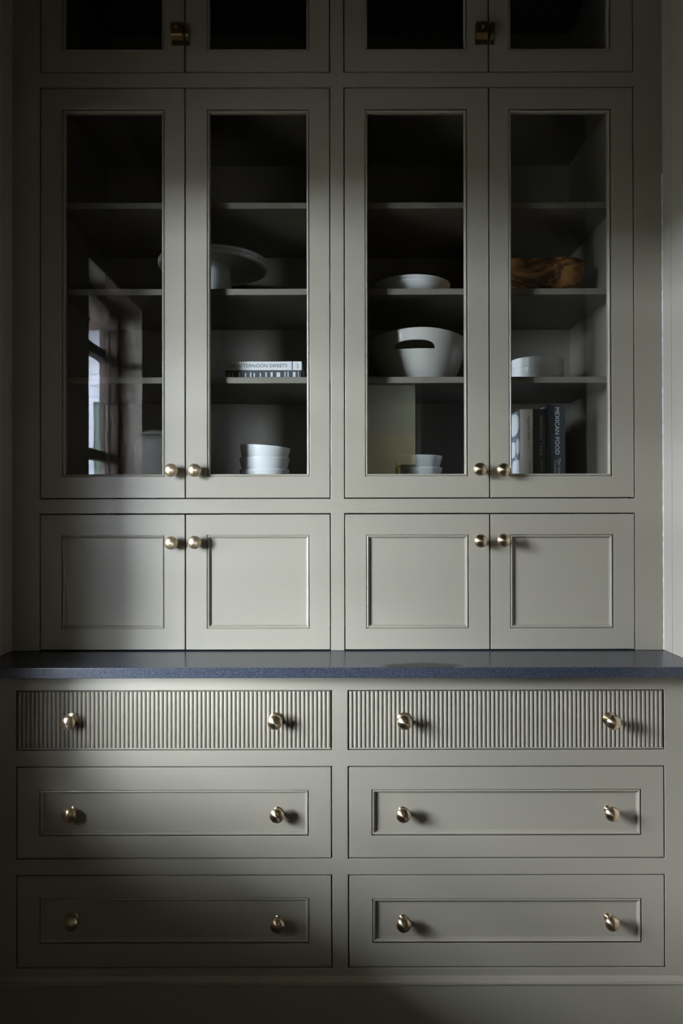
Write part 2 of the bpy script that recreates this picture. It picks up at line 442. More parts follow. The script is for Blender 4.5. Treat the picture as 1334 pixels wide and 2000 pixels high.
for (a, b) in ((-XI, -0.0105), (0.0095, XI)):
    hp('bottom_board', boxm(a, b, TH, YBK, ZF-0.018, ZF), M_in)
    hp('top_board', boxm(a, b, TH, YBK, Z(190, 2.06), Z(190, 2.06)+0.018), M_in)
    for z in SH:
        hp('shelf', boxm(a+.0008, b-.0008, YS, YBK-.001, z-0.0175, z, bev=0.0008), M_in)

PROF_G = [(0, 0.0012), (0, 0.0045), (0.0016, 0.0045), (0.0020, 0.0022), (0.0036, 0.0010), (0.0056, 0.0016), (0.0076, 0.0040), (0.0080, 0.0100), (0.0080, 0.0150), (0, 0.0150)]
PROF_P = [(0, 0.0012), (0, 0.0045), (0.0016, 0.0045), (0.0020, 0.0020), (0.0038, 0.0010), (0.0058, 0.0018), (0.0078, 0.0045), (0.0082, 0.0078), (0.0100, 0.0082), (0.0104, 0.0110), (0, 0.0110)]

def knob_mesh(ros):
    p = [(0, 0)] + [(ros, 0), (ros, 0.0022), (ros-0.0012, 0.0032), (ros*0.82, 0.0036), (ros*0.78, 0.0050), (ros*0.62, 0.0056), (0.0062, 0.0068), (0.0056, 0.0110), (0.0060, 0.0160), (0.0085, 0.0192)]
    for k in range(1, 15):                       # head: flattened ball
        a = -PI/2 + 0.50 + (PI - 0.50) * k/14
        p.append((max(0.0, 0.0182*math.cos(a)) if k < 14 else 0.0, 0.0310 + 0.0112*math.sin(a)))
    bm = lathe(p, 40, closed=False)
    bmesh.ops.recalc_face_normals(bm, faces=bm.faces)
    me = bpy.data.meshes.new('knob'); bm.to_mesh(me); bm.free()
    me.polygons.foreach_set('use_smooth', [True]*len(me.polygons)); me.set_sharp_from_angle(angle=math.radians(35))
    me.materials.append(M_brass)
    return me
K_small, K_large = knob_mesh(0.0105), knob_mesh(0.0168)
TOFRONT = Matrix.Rotation(PI/2, 4, 'X')           # local +Z -> -Y
def knob(px, py, yface, parent, me, base):
    d = DU + yface - 0.031
    o = bpy.data.objects.new('knob', me); COL.objects.link(o); o.parent = parent
    p = Vector((X(px, d), yface, Z(py, d))) - Vector(base)
    o.matrix_local = Matrix.Translation(p) @ TOFRONT
    return o

def latch(door, base, px0, px1, py0, py1, catch=False):
    """aged brass cupboard latch: plate, case with sloping underside, thumb knob, screws"""
    x0, x1, z0, z1 = X(px0), X(px1), Z(py1), Z(py0)
    bm = bmesh.new()
    box(bm, x0, x1, -0.0025, -0.0002, z0, z1, bev=0.0006)
    zc = z0 + (z1-z0)*0.36; zt = z1 - 0.001
    D = 0.016
    # case: box whose underside slopes back to the plate
    prof = [(-0.0025, zt), (-D, zt), (-D, zc+0.004), (-D+0.003, zc), (-0.0025, zc-0.006)]
    L = [bm.verts.new((x0+0.0012, y, z)) for y, z in prof]; R = [bm.verts.new((x1-0.0012, y, z)) for y, z in prof]
    bm.faces.new(L); bm.faces.new(R[::-1])
    for k in range(5): bm.faces.new([L[k], R[k], R[(k+1) % 5], L[(k+1) % 5]])
    bmesh.ops.translate(bm, verts=bm.verts, vec=-Vector(base))
    o = obj('catch_plate' if catch else 'latch', bm, M_latch, door)
    sc = bmesh.new()
    for fx in ((0.5,) if catch else (0.25, 0.78)):
        l = lathe([(0, 0), (0.0024, 0), (0.0020, 0.0012), (0, 0.0014)], 16, closed=False)
        me = bpy.data.meshes.new('s'); l.to_mesh(me); l.free()
        n0 = len(sc.verts); sc.from_mesh(me); bpy.data.meshes.remove(me)
        sc.verts.ensure_lookup_table()
        bmesh.ops.transform(sc, matrix=Matrix.Translation((x0+(x1-x0)*fx, -0.0024, z0+0.0045)) @ TOFRONT, verts=sc.verts[n0:])
    bmesh.ops.translate(sc, verts=sc.verts, vec=-Vector(base))
    obj('screw', sc, M_dark, door)
    if not catch:
        k = lathe([(0, 0), (0.003, 0), (0.003, 0.005)] + [(0.0062*math.cos(a), 0.010+0.0062*math.sin(a)) for a in [(-1.0+k*2.57/8) for k in range(8)]] + [(0, 0.0162)], 24, closed=False)
        bmesh.ops.transform(k, matrix=Matrix.Translation(Vector((x0+(x1-x0)*0.52, -D, zc+(zt-zc)*0.45)) - Vector(base)) @ TOFRONT, verts=k.verts)
        obj('latch_knob', k, M_latch, door, smooth=40)

def door(name, px0, px1, z0, z1, pan, kind, label=None):
    """inset door; pan = (px0,px1,py0,py1) outer line of its moulding"""
    x0, x1 = X(px0), X(px1)
    ix0, ix1, iz0, iz1 = X(pan[0]), X(pan[1]), Z(pan[3]), Z(pan[2])
    base = ((x0+x1)/2, 0, z0)
    d = hp(name, frame_bm(x0, x1, z0, z1, ix0, ix1, iz0, iz1, 0, 0.02), M_paint, base=base)
    d.location = Vector(base) + OFF
    if kind == 'glass':
        m = moulding_bm(ix0, ix1, iz0, iz1, 0, PROF_G)
        hp('moulding', m, M_paint, d, base=base)
        hp('glass_pane', boxm(ix0+.0005, ix1-.0005, 0.0102, 0.0142, iz0+.0005, iz1-.0005), M_glass, d, base=base)
    else:
        hp('moulding', moulding_bm(ix0, ix1, iz0, iz1, 0, PROF_P), M_paint, d, base=base)
        hp('panel', boxm(ix0, ix1, 0.0100, 0.0180, iz0, iz1), M_paint, d, base=base)
    return d, base
DX = [(79.6, 360.6), (363.2, 644.2), (674.4, 955.4), (958.0, 1238.4)]
GL = [(121.0, 321.5), (404.7, 605.2), (713.7, 914.2), (995.0, 1195.5)]
PN = [(120.3, 320.5), (404.0, 604.5), (715.3, 915.3), (996.3, 1197.5)]
KN = [(334, 918), (380, 918), (938, 917), (984, 918)]
KP = [(334, 1060), (380, 1059), (939, 1057), (984, 1056)]
for i in range(4):
    d, b = door('panel_door', *DX[i], ZCT+0.0034, Z(1004.7), (*PN[i], 1044.5, 1227.5), 'panel')
    knob(*KP[i], 0.0, d, K_small, b)
    d, b = door('glass_door', *DX[i], Z(971.9), Z(169.9), (*GL[i], 211.0, 931.0), 'glass')
    knob(*KN[i], 0.0, d, K_small, b)
    d, b = door('glass_door', *DX[i], Z(136.9), Z(-88), (*GL[i], -45, 96.5), 'glass')
    if i == 0: latch(d, b, 335.5, 359.8, 46, 86.5)
    if i == 1: latch(d, b, 363.6, 371.5, 48, 86.5, catch=True)
    if i == 2: latch(d, b, 930.0, 954.6, 46, 85.5)
    if i == 3: latch(d, b, 958.6, 967.5, 48, 85.5, catch=True)

# ------------------------------------------------------------------ worktop
YL, YC = -0.166, -0.216                         # lower face, worktop front edge
ct = obj('worktop', boxm(-WL+.0005, WL-.0005, YC, 0.44, -0.0255, 0.0, bev=0.0012), M_stone)
ct.location = (0, 0, ZCT)
tag(ct, 'speckled blue black stone worktop between hutch and drawers', 'worktop')

# ------------------------------------------------------------------ base cabinet
DL = DU + YL
zt = ZCT - 0.026
base_c = empty('base_cabinet', (0, YL, 0))
tag(base_c, 'olive grey base cabinet with six drawers under the dark worktop', 'cabinet')
OB = -Vector(base_c.location)
def bp(name, bm, m, parent=base_c, smooth=None, b=None):
    bmesh.ops.translate(bm, verts=bm.verts, vec=OB if b is None else -Vector(b)); return obj(name, bm, m, parent, smooth)
XD = [(X(31.3, DL), X(647.8, DL)), (X(678.3, DL), X(1296.3, DL))]
RZ = [(Z(1464.5, DL), Z(1347.5, DL)), (Z(1676, DL), Z(1495.5, DL)), (Z(1888, DL), Z(1706.5, DL))]
us = [-WL+.0005, XD[0][0], XD[0][1], XD[1][0], XD[1][1], WL-.0005]
vs = [Z(1904, DL), RZ[2][0], RZ[2][1], RZ[1][0], RZ[1][1], RZ[0][0], RZ[0][1], zt]
bp('face_frame', grid_slab(us, vs, lambda i, j: not (i in (1, 3) and j in (1, 3, 5)), 0, 0.021, FRONT(YL), 0.0009), M_paint)
bp('carcass', boxm(-WL+.002, WL-.002, YL+0.05, 0.44, 0.001, zt-.001), M_in)
# plinth with a cove cap
pz = Z(1917, DL-0.012)
bp('plinth', boxm(-WL+.0005, WL-.0005, YL-0.010, YL+0.02, 0.0005, pz, bev=0.0015), M_paint)
prof = [(0.0, Z(1902.5, DL)), (-0.0015, Z(1902.5, DL)), (-0.0045, Z(1905.5, DL)), (-0.0070, Z(1909.5, DL)), (-0.0125, Z(1911.5, DL)), (-0.0135, Z(1914, DL)), (-0.0125, pz+0.001), (0.02, pz+0.001), (0.02, Z(1902.5, DL))]
bm = bmesh.new()
L = [bm.verts.new((-WL+.0005, YL+y, z)) for y, z in prof]; R = [bm.verts.new((WL-.0005, YL+y, z)) for y, z in prof]
bm.faces.new(L); bm.faces.new(R[::-1])
for k in range(len(prof)): bm.faces.new([L[k], R[k], R[(k+1) % len(prof)], L[(k+1) % len(prof)]])
bp('plinth_moulding', bm, M_paint)

G = 0.0031
def panel_drawer(side, row, pan, knobs):
    x0, x1 = XD[side][0]+G, XD[side][1]-G; z0, z1 = RZ[row][0]+G, RZ[row][1]-G
    b = ((x0+x1)/2, YL, z0)
    ix0, ix1, iz0, iz1 = X(pan[0], DL), X(pan[1], DL), Z(pan[3], DL), Z(pan[2], DL)
    d = bp('drawer', frame_bm(x0, x1, z0, z1, ix0, ix1, iz0, iz1, YL+0.0006, 0.02), M_paint, b=b)
    d.location = Vector(b) + OB
    bp('moulding', moulding_bm(ix0, ix1, iz0, iz1, YL+0.0006, PROF_P), M_paint, d, b=b)
    bp('panel', boxm(ix0, ix1, YL+0.0106, YL+0.0186, iz0, iz1), M_paint, d, b=b)
    for k in knobs: knob(*k, YL+0.0106, d, K_small, b)
panel_drawer(0, 1, (76.5, 602.2, 1542, 1631), [(134, 1590.5), (540, 1592)])
panel_drawer(1, 1, (725.0, 1250.5, 1541.5, 1631), [(787, 1592), (1194, 1590)])
panel_drawer(0, 2, (77.5, 603.0, 1752, 1840), [(138, 1801.5), (541, 1806)])
panel_drawer(1, 2, (726.0, 1250.5, 1754, 1840), [(787, 1805), (1193.5, 1803)])

# reeded drawers
x0, x1 = XD[0][0]+G, XD[0][1]-G
NR = 73
pitch = (x1-x0)/NR
rh = RZ[0][1]-RZ[0][0]-2*G-0.0035
rm = bmesh.new()
pts = [(pitch*0.470*math.cos(PI*k/8), -0.0056*math.sin(PI*k/8)**0.9 if 0 < k < 8 else 0.0) for k in range(9)]
for zz in (0, rh): 
    pass
A = [rm.verts.new((x, y, 0)) for x, y in pts]; B = [rm.verts.new((x, y, rh)) for x, y in pts]
for k in range(8): rm.faces.new([A[k], A[k+1], B[k+1], B[k]])
rm.faces.new(A); rm.faces.new(B[::-1]); rm.faces.new([A[8], A[0], B[0], B[8]])
bmesh.ops.recalc_face_normals(rm, faces=rm.faces)
reed = bpy.data.meshes.new('reed'); rm.to_mesh(reed); rm.free(); reed.materials.append(M_paint)
reed.polygons.foreach_set('use_smooth', [True]*len(reed.polygons)); reed.set_sharp_from_angle(angle=math.radians(50))
for side, knobs in ((0, [(132, 1410.5), (536.5, 1410.5)]), (1, [(790, 1411), (1197.5, 1411.5)])):
    x0, x1 = XD[side][0]+G, XD[side][1]-G; z0, z1 = RZ[0][0]+G, RZ[0][1]-G
    b = ((x0+x1)/2, YL, z0)
    bm = boxm(x0, x1, YL+0.0060, YL+0.020, z0, z1)
    box(bm, x0, x1, YL-0.0002, YL+0.0060, z0, z0+0.0030)
    d = bp('reeded_drawer', bm, M_paint, b=b)
    d.location = Vector(b) + OB
    p2 = (x1-x0)/NR
    for k in range(NR):
        o = bpy.data.objects.new('reed', reed); COL.objects.link(o); o.parent = d
        o.location = (x0 + p2*(k+0.5) - b[0], 0.0060, 0.0032)
    for k in knobs: knob(*k, YL-0.0002, d, K_large, b)

# ------------------------------------------------------------------ things on the shelves
def vessel(name, outer, t, m, loc, rot=None, n=64, smooth=40):
    o = obj(name, shell(outer, t, n), m, smooth=smooth)
    o.location = loc
    if rot: o.rotation_euler = rot
    return o
G1 = 'bowls stacked on the cabinet floor behind the second glass door'
EPS = 0.0004
# --- second door, cake stand on the second shelf
d = 2.25; cx = X(418, d)
cs = empty('cake_stand', (cx, d-DU, SH[1]+EPS))
tag(cs, 'white pedestal cake stand with a beaded rim, behind the second glass door', 'cake stand')
hz = 0.122
ped = [(0, 0), (0.062, 0), (0.0625, 0.003), (0.060, 0.010), (0.0570, 0.030), (0.0540, 0.06), (0.0515, 0.09), (0.051, hz-0.004), (0.051, hz+0.006), (0, hz+0.006)]
obj('pedestal', lathe(ped, 64, closed=False), M_matte, cs, smooth=40)
R0 = 0.1665
plate = [(0, hz+0.0062), (0.120, hz+0.006), (0.138, hz+0.003), (0.150, hz-0.004), (0.1545, hz-0.009), (R0-0.004, hz-0.0075), (R0-0.001, hz-0.003), (R0-0.002, hz+0.0015), (R0-0.002, hz+0.0075),
         (R0, hz+0.009), (R0+0.001, hz+0.0115), (R0-0.001, hz+0.015), (R0-0.006, hz+0.0155), (R0-0.009, hz+0.011), (0, hz+0.011)]
obj('plate', lathe(plate, 96, closed=False), M_matte, cs, smooth=40)
bm = bmesh.new()
for k in range(150):
    a = 2*PI*k/150
    bmesh.ops.create_icosphere(bm, subdivisions=1, radius=0.0028, matrix=Matrix.Translation(((R0-0.0012)*math.cos(a), (R0-0.0012)*math.sin(a), hz+0.0045)))
bd = obj('bead_ring', bm, M_matte, cs, smooth=80); bd['kind'] = 'stuff'

# --- books lying on the third shelf
def flat_book(name, x0, x1, y0, z0, th, depth, mc, label, spine=True):
    o = empty(name, ((x0+x1)/2, y0, z0)); tag(o, label, 'book')
    w = x1-x0
    bm = bmesh.new()
    box(bm, -w/2, w/2, 0, depth, 0, 0.003, bev=0.0006); box(bm, -w/2, w/2, 0, depth, th-0.003, th, bev=0.0006); box(bm, -w/2, w/2, -0.0012, 0.0028, 0, th, bev=0.001)
    obj('cover', bm, mc, o)
    obj('page_block', boxm(-w/2+0.003, w/2-0.003, 0.003, depth-0.004, 0.0031, th-0.0031), M_page, o)
    return o
db = 2.115
b2 = flat_book('cookbook', X(441, db), X(589, db), db-DU, SH[2]+EPS, 0.0285, 0.21, M_bookn, 'dark hardback with white lettering lying beneath the white book')
for px, w, zf in ((448, 2.0, .62), (455, 3, .62), (468, 2.5, .66), (480, 3, .62), (490, 2.4, .66), (497, 2.4, .6), (509, 2.2, .62), (520, 2.6, .66), (531, 4.0, .68), (544, 7, .66), (557, 2.0, .74), (563, 2.0, .74), (575, 5, .7), (583, 1.2, .78)):
    m = boxm(X(px-w/2, db)-b2.location.x, X(px+w/2, db)-b2.location.x, -0.0018, -0.0012, 0.010, 0.0285*zf+0.004)
    obj('spine_print', m, M_sil, b2)
b1 = flat_book('cookbook', X(437, db), X(590, db), db-DU-0.001, SH[2]+EPS+0.029, 0.0255, 0.205, M_bookw, 'white hardback titled 100 Afternoon Sweets lying on a dark book')
zt1 = 0.0130
place_text('title', '100 AFTERNOON SWEETS', X(561.5, db)-X(448, db), 0.0098, M_ink, b1, (X(504.7, db)-b1.location.x, -0.0014, zt1), TXT_H, 1.02)
obj('spine_print', boxm(X(570.3, db)-b1.location.x, X(572.0, db)-b1.location.x, -0.0016, -0.0012, 0.0005, 0.025), M_ink, b1)
place_text('spine_print', '100 AFTERNOON', 0.013, 0.0022, M_inkgrey, b1, (X(443.2, db)-b1.location.x, -0.0014, zt1), TXT_V)
place_text('spine_print', 'SWEETS', 0.013, 0.0018, M_inkgrey, b1, (X(567, db)-b1.location.x, -0.0014, zt1), TXT_V)
bm = bmesh.new()                                 # little pen-drawn squiggle in the white square
pp = [(-0.003, 0.006), (-0.001, 0.003), (0.002, 0.0045), (0.003, 0.001), (0.0005, -0.001), (0.003, -0.004), (0.0005, -0.007), (-0.003, -0.005)]
for (a, c) in zip(pp[:-1], pp[1:]):
    dx, dz = c[0]-a[0], c[1]-a[1]; L = math.hypot(dx, dz); nx, nz = -dz/L*0.0005, dx/L*0.0005
    q = [(a[0]+nx, a[1]+nz), (c[0]+nx, c[1]+nz), (c[0]-nx, c[1]-nz), (a[0]-nx, a[1]-nz)]
    f = [bm.verts.new((x, -0.0016, z)) for x, z in q]; g = [bm.verts.new((x, -0.0011, z)) for x, z in q]
    bm.faces.new(f); bm.faces.new(g[::-1])
    for k in range(4): bm.faces.new([f[k], f[(k+1) % 4], g[(k+1) % 4], g[k]])
bmesh.ops.translate(bm, verts=bm.verts, vec=(X(581, db)-b1.location.x, 0, zt1))
obj('spine_print', bm, M_ink, b1)

# --- small bowls on the cabinet floor, second door
d = 2.20; cx = X(517, d)
prof = [(0, 0), (0.040, 0), (0.046, 0.001), (0.058, 0.010), (0.0655, 0.022), (0.0685, 0.034), (0.0755, 0.0625)]
prof = [(0, 0), (0.044, 0), (0.047, 0.0012)] + arc([(0.047, 0.0012), (0.0565, 0.010), (0.0655, 0.028), (0.0715, 0.045), (0.0755, 0.0645)], 5)[1:]
labs = ['lowest white bowl in the stack on the cabinet floor behind the second glass door', 'middle white bowl in the stack on the cabinet floor behind the second glass door',
        'tilted topmost white bowl in the stack on the cabinet floor behind the second glass door']
zr = [Z(917, d), Z(894.5, d), Z(873, d)]
for k in range(3):
    o = vessel('bowl', prof, 0.0038, M_white, (cx, d-DU, zr[k]-0.0664) if k else (cx, d-DU, ZF+EPS))
    if k == 0:
        s = (zr[0]-ZF-EPS)/0.0664; o.scale = (1, 1, s)
    if k == 2:
        o.rotation_euler = (0, math.radians(4.2), 0); o.location.x -= 0.0024; o.location.z += 0.001
    tag(o, labs[k], 'bowl', G1)

# --- third door: two shallow bowls on the second shelf
d = 2.215; cx = X(805, d)
prof = [(0, 0), (0.060, 0), (0.063, 0.0012)] + arc([(0.063, 0.0012), (0.085, 0.010), (0.103, 0.022), (0.1155, 0.038)], 6)[1:]
for k, lab in enumerate(('lower white shallow dish of the pair on the shelf above the handled bowl', 'upper white shallow dish of the pair on the shelf above the handled bowl')):
    o = vessel('shallow_dish', prof, 0.0042, M_matte, (cx, d-DU, SH[1]+EPS+k*0.0135))
    tag(o, lab, 'dish', 'white shallow dishes on the third door shelf')

# --- third door: big bowl with cut-out grips
d = 2.23; cx = X(814.5, d)
H = 0.1335
prof = [(0, 0), (0.100, 0)] + arc([(0.104, 0.001), (0.118, 0.026), (0.134, 0.066), (0.1455, 0.105), (0.1490, H)], 8)
bm = shell(prof, 0.0050, 96, rim=3)
for v in bm.verts:                               # rim rises over the grips
    a = math.atan2(v.co.y, v.co.x)
    if v.co.z > 0.02: v.co.z += 0.010*(abs(math.sin(a))**3) * (v.co.z/H)**2
bb = obj('handled_bowl', bm, M_melam, smooth=40)
bb.location = (cx, d-DU, SH[2]+EPS)
tag(bb, 'big creamy white bowl with a cut-out hand grip, behind the third glass door', 'bowl')
cb = bmesh.new()                                  # cutter: half-moon slot through front and back
dn = 2.23 - 0.147
zs0, zs1 = Z(678.3, dn)-bb.location.z, Z(662.5, dn)-bb.location.z
hw = (X(851, dn)-X(772.3, dn))/2; xc = X(811.5, dn)-cx
sp = []
n = 20
for k in range(n+1):
    a = PI*k/n; c, s = math.cos(a), math.sin(a)
    sp.append((xc + hw*math.copysign(abs(c)**0.75, c), zs0 + 0.001 + (zs1-zs0-0.001)*abs(s)**0.62))
sp += [(xc-hw+0.003, zs0-0.0005), (xc, zs0-0.0008), (xc+hw-0.003, zs0-0.0005)]
f = [cb.verts.new((x, -0.3, z)) for x, z in sp]; g = [cb.verts.new((x, 0.3, z)) for x, z in sp]
cb.faces.new(f); cb.faces.new(g[::-1])
for k in range(len(sp)): cb.faces.new([f[k], f[(k+1) % len(sp)], g[(k+1) % len(sp)], g[k]])
bmesh.ops.recalc_face_normals(cb, faces=cb.faces)
cm = bpy.data.meshes.new('cut'); cb.to_mesh(cm); cb.free()
co = bpy.data.objects.new('cut', cm); COL.objects.link(co); co.location = bb.location
md = bb.modifiers.new('grip', 'BOOLEAN'); md.operation = 'DIFFERENCE'; md.object = co; md.solver = 'EXACT'
bpy.context.view_layer.update()
me = bpy.data.meshes.new_from_object(bb.evaluated_get(bpy.context.evaluated_depsgraph_get()))
bb.modifiers.clear(); bb.data = me
bpy.data.objects.remove(co)
me.polygons.foreach_set('use_smooth', [True]*len(me.polygons)); me.set_sharp_from_angle(angle=math.radians(40))

# --- third door: bowls on the cabinet floor
d = 2.22; cx = X(816, d)
prof = [(0, 0), (0.044, 0), (0.047, 0.0012)] + arc([(0.047, 0.0012), (0.0565, 0.010), (0.0655, 0.028), (0.0705, 0.045), (0.0745, 0.0595)], 5)[1:]
zr = [Z(914, d), Z(891.5, d)]
for k, lab in enumerate(('lower white bowl of the pair on the cabinet floor behind the third glass door', 'upper white bowl of the pair on the cabinet floor behind the third glass door')):
    o = vessel('bowl', prof, 0.0038, M_white, (cx, d-DU, ZF+EPS))
    if k == 0: o.scale = (1, 1, (zr[0]-ZF-EPS)/0.0614)
    else: o.location.z = zr[1]-0.0614
    tag(o, lab, 'bowl', 'bowls stacked on the cabinet floor behind the third glass door')

# --- fourth door: olive wood bowl on the second shelf
d = 2.22; cx = X(1025, d)
bm = bmesh.new()
def ring(a, b, z, e, wob=0.0, n=72):
    out = []
    for k in range(n):
        t = 2*PI*k/n; c, s = math.cos(t), math.sin(t)
        w = 1 + wob*math.sin(3*t+0.5)
        out.append(bm.verts.new((a*w*math.copysign(abs(c)**(2/e), c), b*w*math.copysign(abs(s)**(2/e), s), z + (0.003*math.sin(2*t+2.2)+0.002*math.sin(5*t) if z > 0.09 else 0))))
    return out
prf = [(a*0.90, b, z) for a, b, z in [(0.150, 0.070, 0.0), (0.160, 0.080, 0.004), (0.176, 0.094, 0.035), (0.188, 0.104, 0.070), (0.1935, 0.109, 0.095), (0.1925, 0.1085, 0.106), (0.188, 0.104, 0.109), (0.182, 0.098, 0.104), (0.172, 0.088, 0.06), (0.150, 0.068, 0.022), (0.12, 0.05, 0.014)]]
rs = [ring(a, b, z, 3.0, 0.006) for a, b, z in prf]
for r, q in zip(rs[:-1], rs[1:]):
    for k in range(72): bm.faces.new([r[k], r[(k+1) % 72], q[(k+1) % 72], q[k]])
bm.faces.new(rs[0]); bm.faces.new(rs[-1])
o = obj('wooden_bowl', bm, M_olivew, smooth=45); o.location = (cx, d-DU, SH[1]+EPS)
tag(o, 'hand-carved olive wood bowl with dark swirling grain on a shelf of the fourth glass door', 'bowl')

# --- fourth door: pair of straight sided white bowls on the third shelf
d = 2.215; cx = X(1050, d)
prof = [(0, 0), (0.058, 0), (0.062, 0.0012)] + arc([(0.062, 0.0012), (0.072, 0.008), (0.0755, 0.016), (0.0785, 0.045)], 6)[1:]
prof_t = [(0, 0), (0.056, 0), (0.060, 0.0012)] + arc([(0.060, 0.0012), (0.070, 0.009), (0.0755, 0.02), (0.0790, 0.046)], 6)[1:]
for k, lab in enumerate(('lower white glossy bowl of the pair on the shelf above the upright books', 'upper white glossy bowl of the pair on the shelf above the upright books')):
    o = vessel('bowl', prof if k == 0 else prof_t, 0.0030, M_white, (cx, d-DU, SH[2]+EPS+k*0.0278))
    tag(o, lab, 'bowl', 'glossy bowls on the fourth door shelf')

# --- fourth door: upright books
def upright(name, x0, x1, y0, h, depth, ms, mleft, label):
    o = empty(name, ((x0+x1)/2, y0, ZF+EPS)); tag(o, label, 'book', 'upright cookbooks behind the fourth glass door')
    w = x1-x0
    bm = bmesh.new()                              # rounded spine
    n = 6; pts = [(-w/2+0.0005, 0.004)] + [(-w/2+0.0005+(w-0.001)*k/n, -0.0026*math.sin(PI*k/n)**0.7 if 0 < k < n else 0.0) for k in range(n+1)] + [(w/2-0.0005, 0.004)]
    A = [bm.verts.new((x, y, 0)) for x, y in pts]; B = [bm.verts.new((x, y, h)) for x, y in pts]
    for k in range(len(pts)): bm.faces.new([A[k], A[(k+1) % len(pts)], B[(k+1) % len(pts)], B[k]])
    bm.faces.new(A); bm.faces.new(B[::-1])
    obj('spine', bm, ms, o, smooth=50)
    obj('cover', boxm(-w/2, -w/2+0.003, 0.001, depth, 0, h, bev=0.0006), mleft, o)
    obj('cover', boxm(w/2-0.003, w/2, 0.001, depth, 0, h, bev=0.0006), ms, o)
    obj('page_block', boxm(-w/2+0.0032, w/2-0.0032, 0.0042, depth-0.004, 0.004, h-0.004), M_page, o)
    return o
db = 2.125
bz = ZF+EPS
A1 = upright('cookbook', X(1016, db), X(1041.5, db), db-DU, Z(800, db)-bz, 0.205, M_bookc, M_greycover, 'cream spined cookbook standing first of the row, grey cover printed with pale plates')
A2 = upright('cookbook', X(1042, db), X(1068.5, db), db-DU-0.001, Z(799.5, db)-bz, 0.205, M_bookg, M_bookg, 'charcoal spined cookbook standing between the cream one and the tall slate one')
A3 = upright('cookbook', X(1069, db), X(1103, db), db-DU-0.008, Z(791.5, db)-bz, 0.215, M_bookn, M_bookp, 'tall slate cookbook titled Mexican Food with a pale blue cover')
def zrel(py): return Z(py, db)-bz
def spine(o, s, px, y0, y1, wpx, m, sp=1.0, name='title'):
    place_text(name, s, (y1-y0)*db/F, wpx*db/F, m, o, (X(px, db)-o.location.x, -0.0026, zrel((y0+y1)/2)), TXT_V, sp)
spine(A1, 'Magnolia Table', 1032.3, 813.5, 859.5, 6.0, M_ink)
spine(A1, '--', 1033.0, 864, 876, 0.7, M_ink, name='spine_print')
spine(A1, 'JOANNA GAINES', 1033.5, 900, 943, 2.8, M_ink, 1.15, name='author')
spine(A2, 'MAGNOLIA TABLE', 1056.8, 813.5, 890.5, 5.0, M_sil, 1.25)
spine(A2, 'JOANNA GAINES', 1057.3, 900.5, 943, 2.8, M_sil, 1.15, name='author')
spine(A3, 'MEXICAN FOOD', 1086.7, 797.5, 889, 8.2, M_inkw, 1.02)
spine(A3, 'The Ultimate', 1090.5, 896, 941, 5.2, M_sil, 1.0, name='subtitle')
spine(A3, 'Cookbook', 1083.0, 900, 938, 5.2, M_sil, 1.0, name='subtitle')
# pale plate shapes printed on the grey cover (u = depth from spine, z)
bm = bmesh.new()
def blob(u0, u1, z0, z1, e):
    n = 24; f = []; g = []
    for k in range(n):
        t = 2*PI*k/n; c, s = math.cos(t), math.sin(t)
        u = (u0+u1)/2 + (u1-u0)/2*math.copysign(abs(c)**(2/e), c); z = (z0+z1)/2 + (z1-z0)/2*math.copysign(abs(s)**(2/e), s)
        f.append(bm.verts.new((-0.0006, u, z))); g.append(bm.verts.new((0.0002, u, z)))
    bm.faces.new(f); bm.faces.new(g[::-1])
    for k in range(n): bm.faces.new([f[k], f[(k+1) % n], g[(k+1) % n], g[k]])
hh = zrel(800)
blob(0.010, 0.150, hh-0.072, hh-0.006, 2.4)
blob(0.004, 0.045, hh-0.130, hh-0.083, 2.2)
blob(0.055, 0.150, hh-0.136, hh-0.088, 4.5)
blob(0.005, 0.088, hh-0.200, hh-0.145, 6.0)
blob(0.098, 0.160, hh-0.200, hh-0.146, 3.0)
blob(0.045, 0.055, hh-0.144, hh-0.137, 2.0)
bmesh.ops.translate(bm, verts=bm.verts, vec=(X(1016, db)-A1.location.x, 0, 0))
obj('cover_print', bm, M_bookw, A1)

# --- first door: lidded white crock on the cabinet floor
d = 2.23; cx = X(302, d)
cr = empty('crock', (cx, d-DU, ZF+EPS)); tag(cr, 'white lidded crock on the cabinet floor behind the first glass door', 'crock')
hj = Z(850, d)-ZF
prof = [(0, 0), (0.050, 0), (0.054, 0.002)] + arc([(0.054, 0.002), (0.0590, 0.03), (0.0600, hj*0.55), (0.0570, hj*0.85), (0.045, hj*0.97), (0.033, hj)], 6)[1:]
obj('body', shell(prof, 0.004), M_matte, cr, smooth=40)
lid = [(0, hj+0.0025), (0.036, hj+0.0025), (0.0375, hj+0.005), (0.036, hj+0.009), (0.028, hj+0.0145), (0.010, hj+0.0175), (0, hj+0.018)]
obj('lid', lathe(lid, 48, closed=False), M_matte, cr, smooth=40)

HT1, HH = 5.6, 2.76
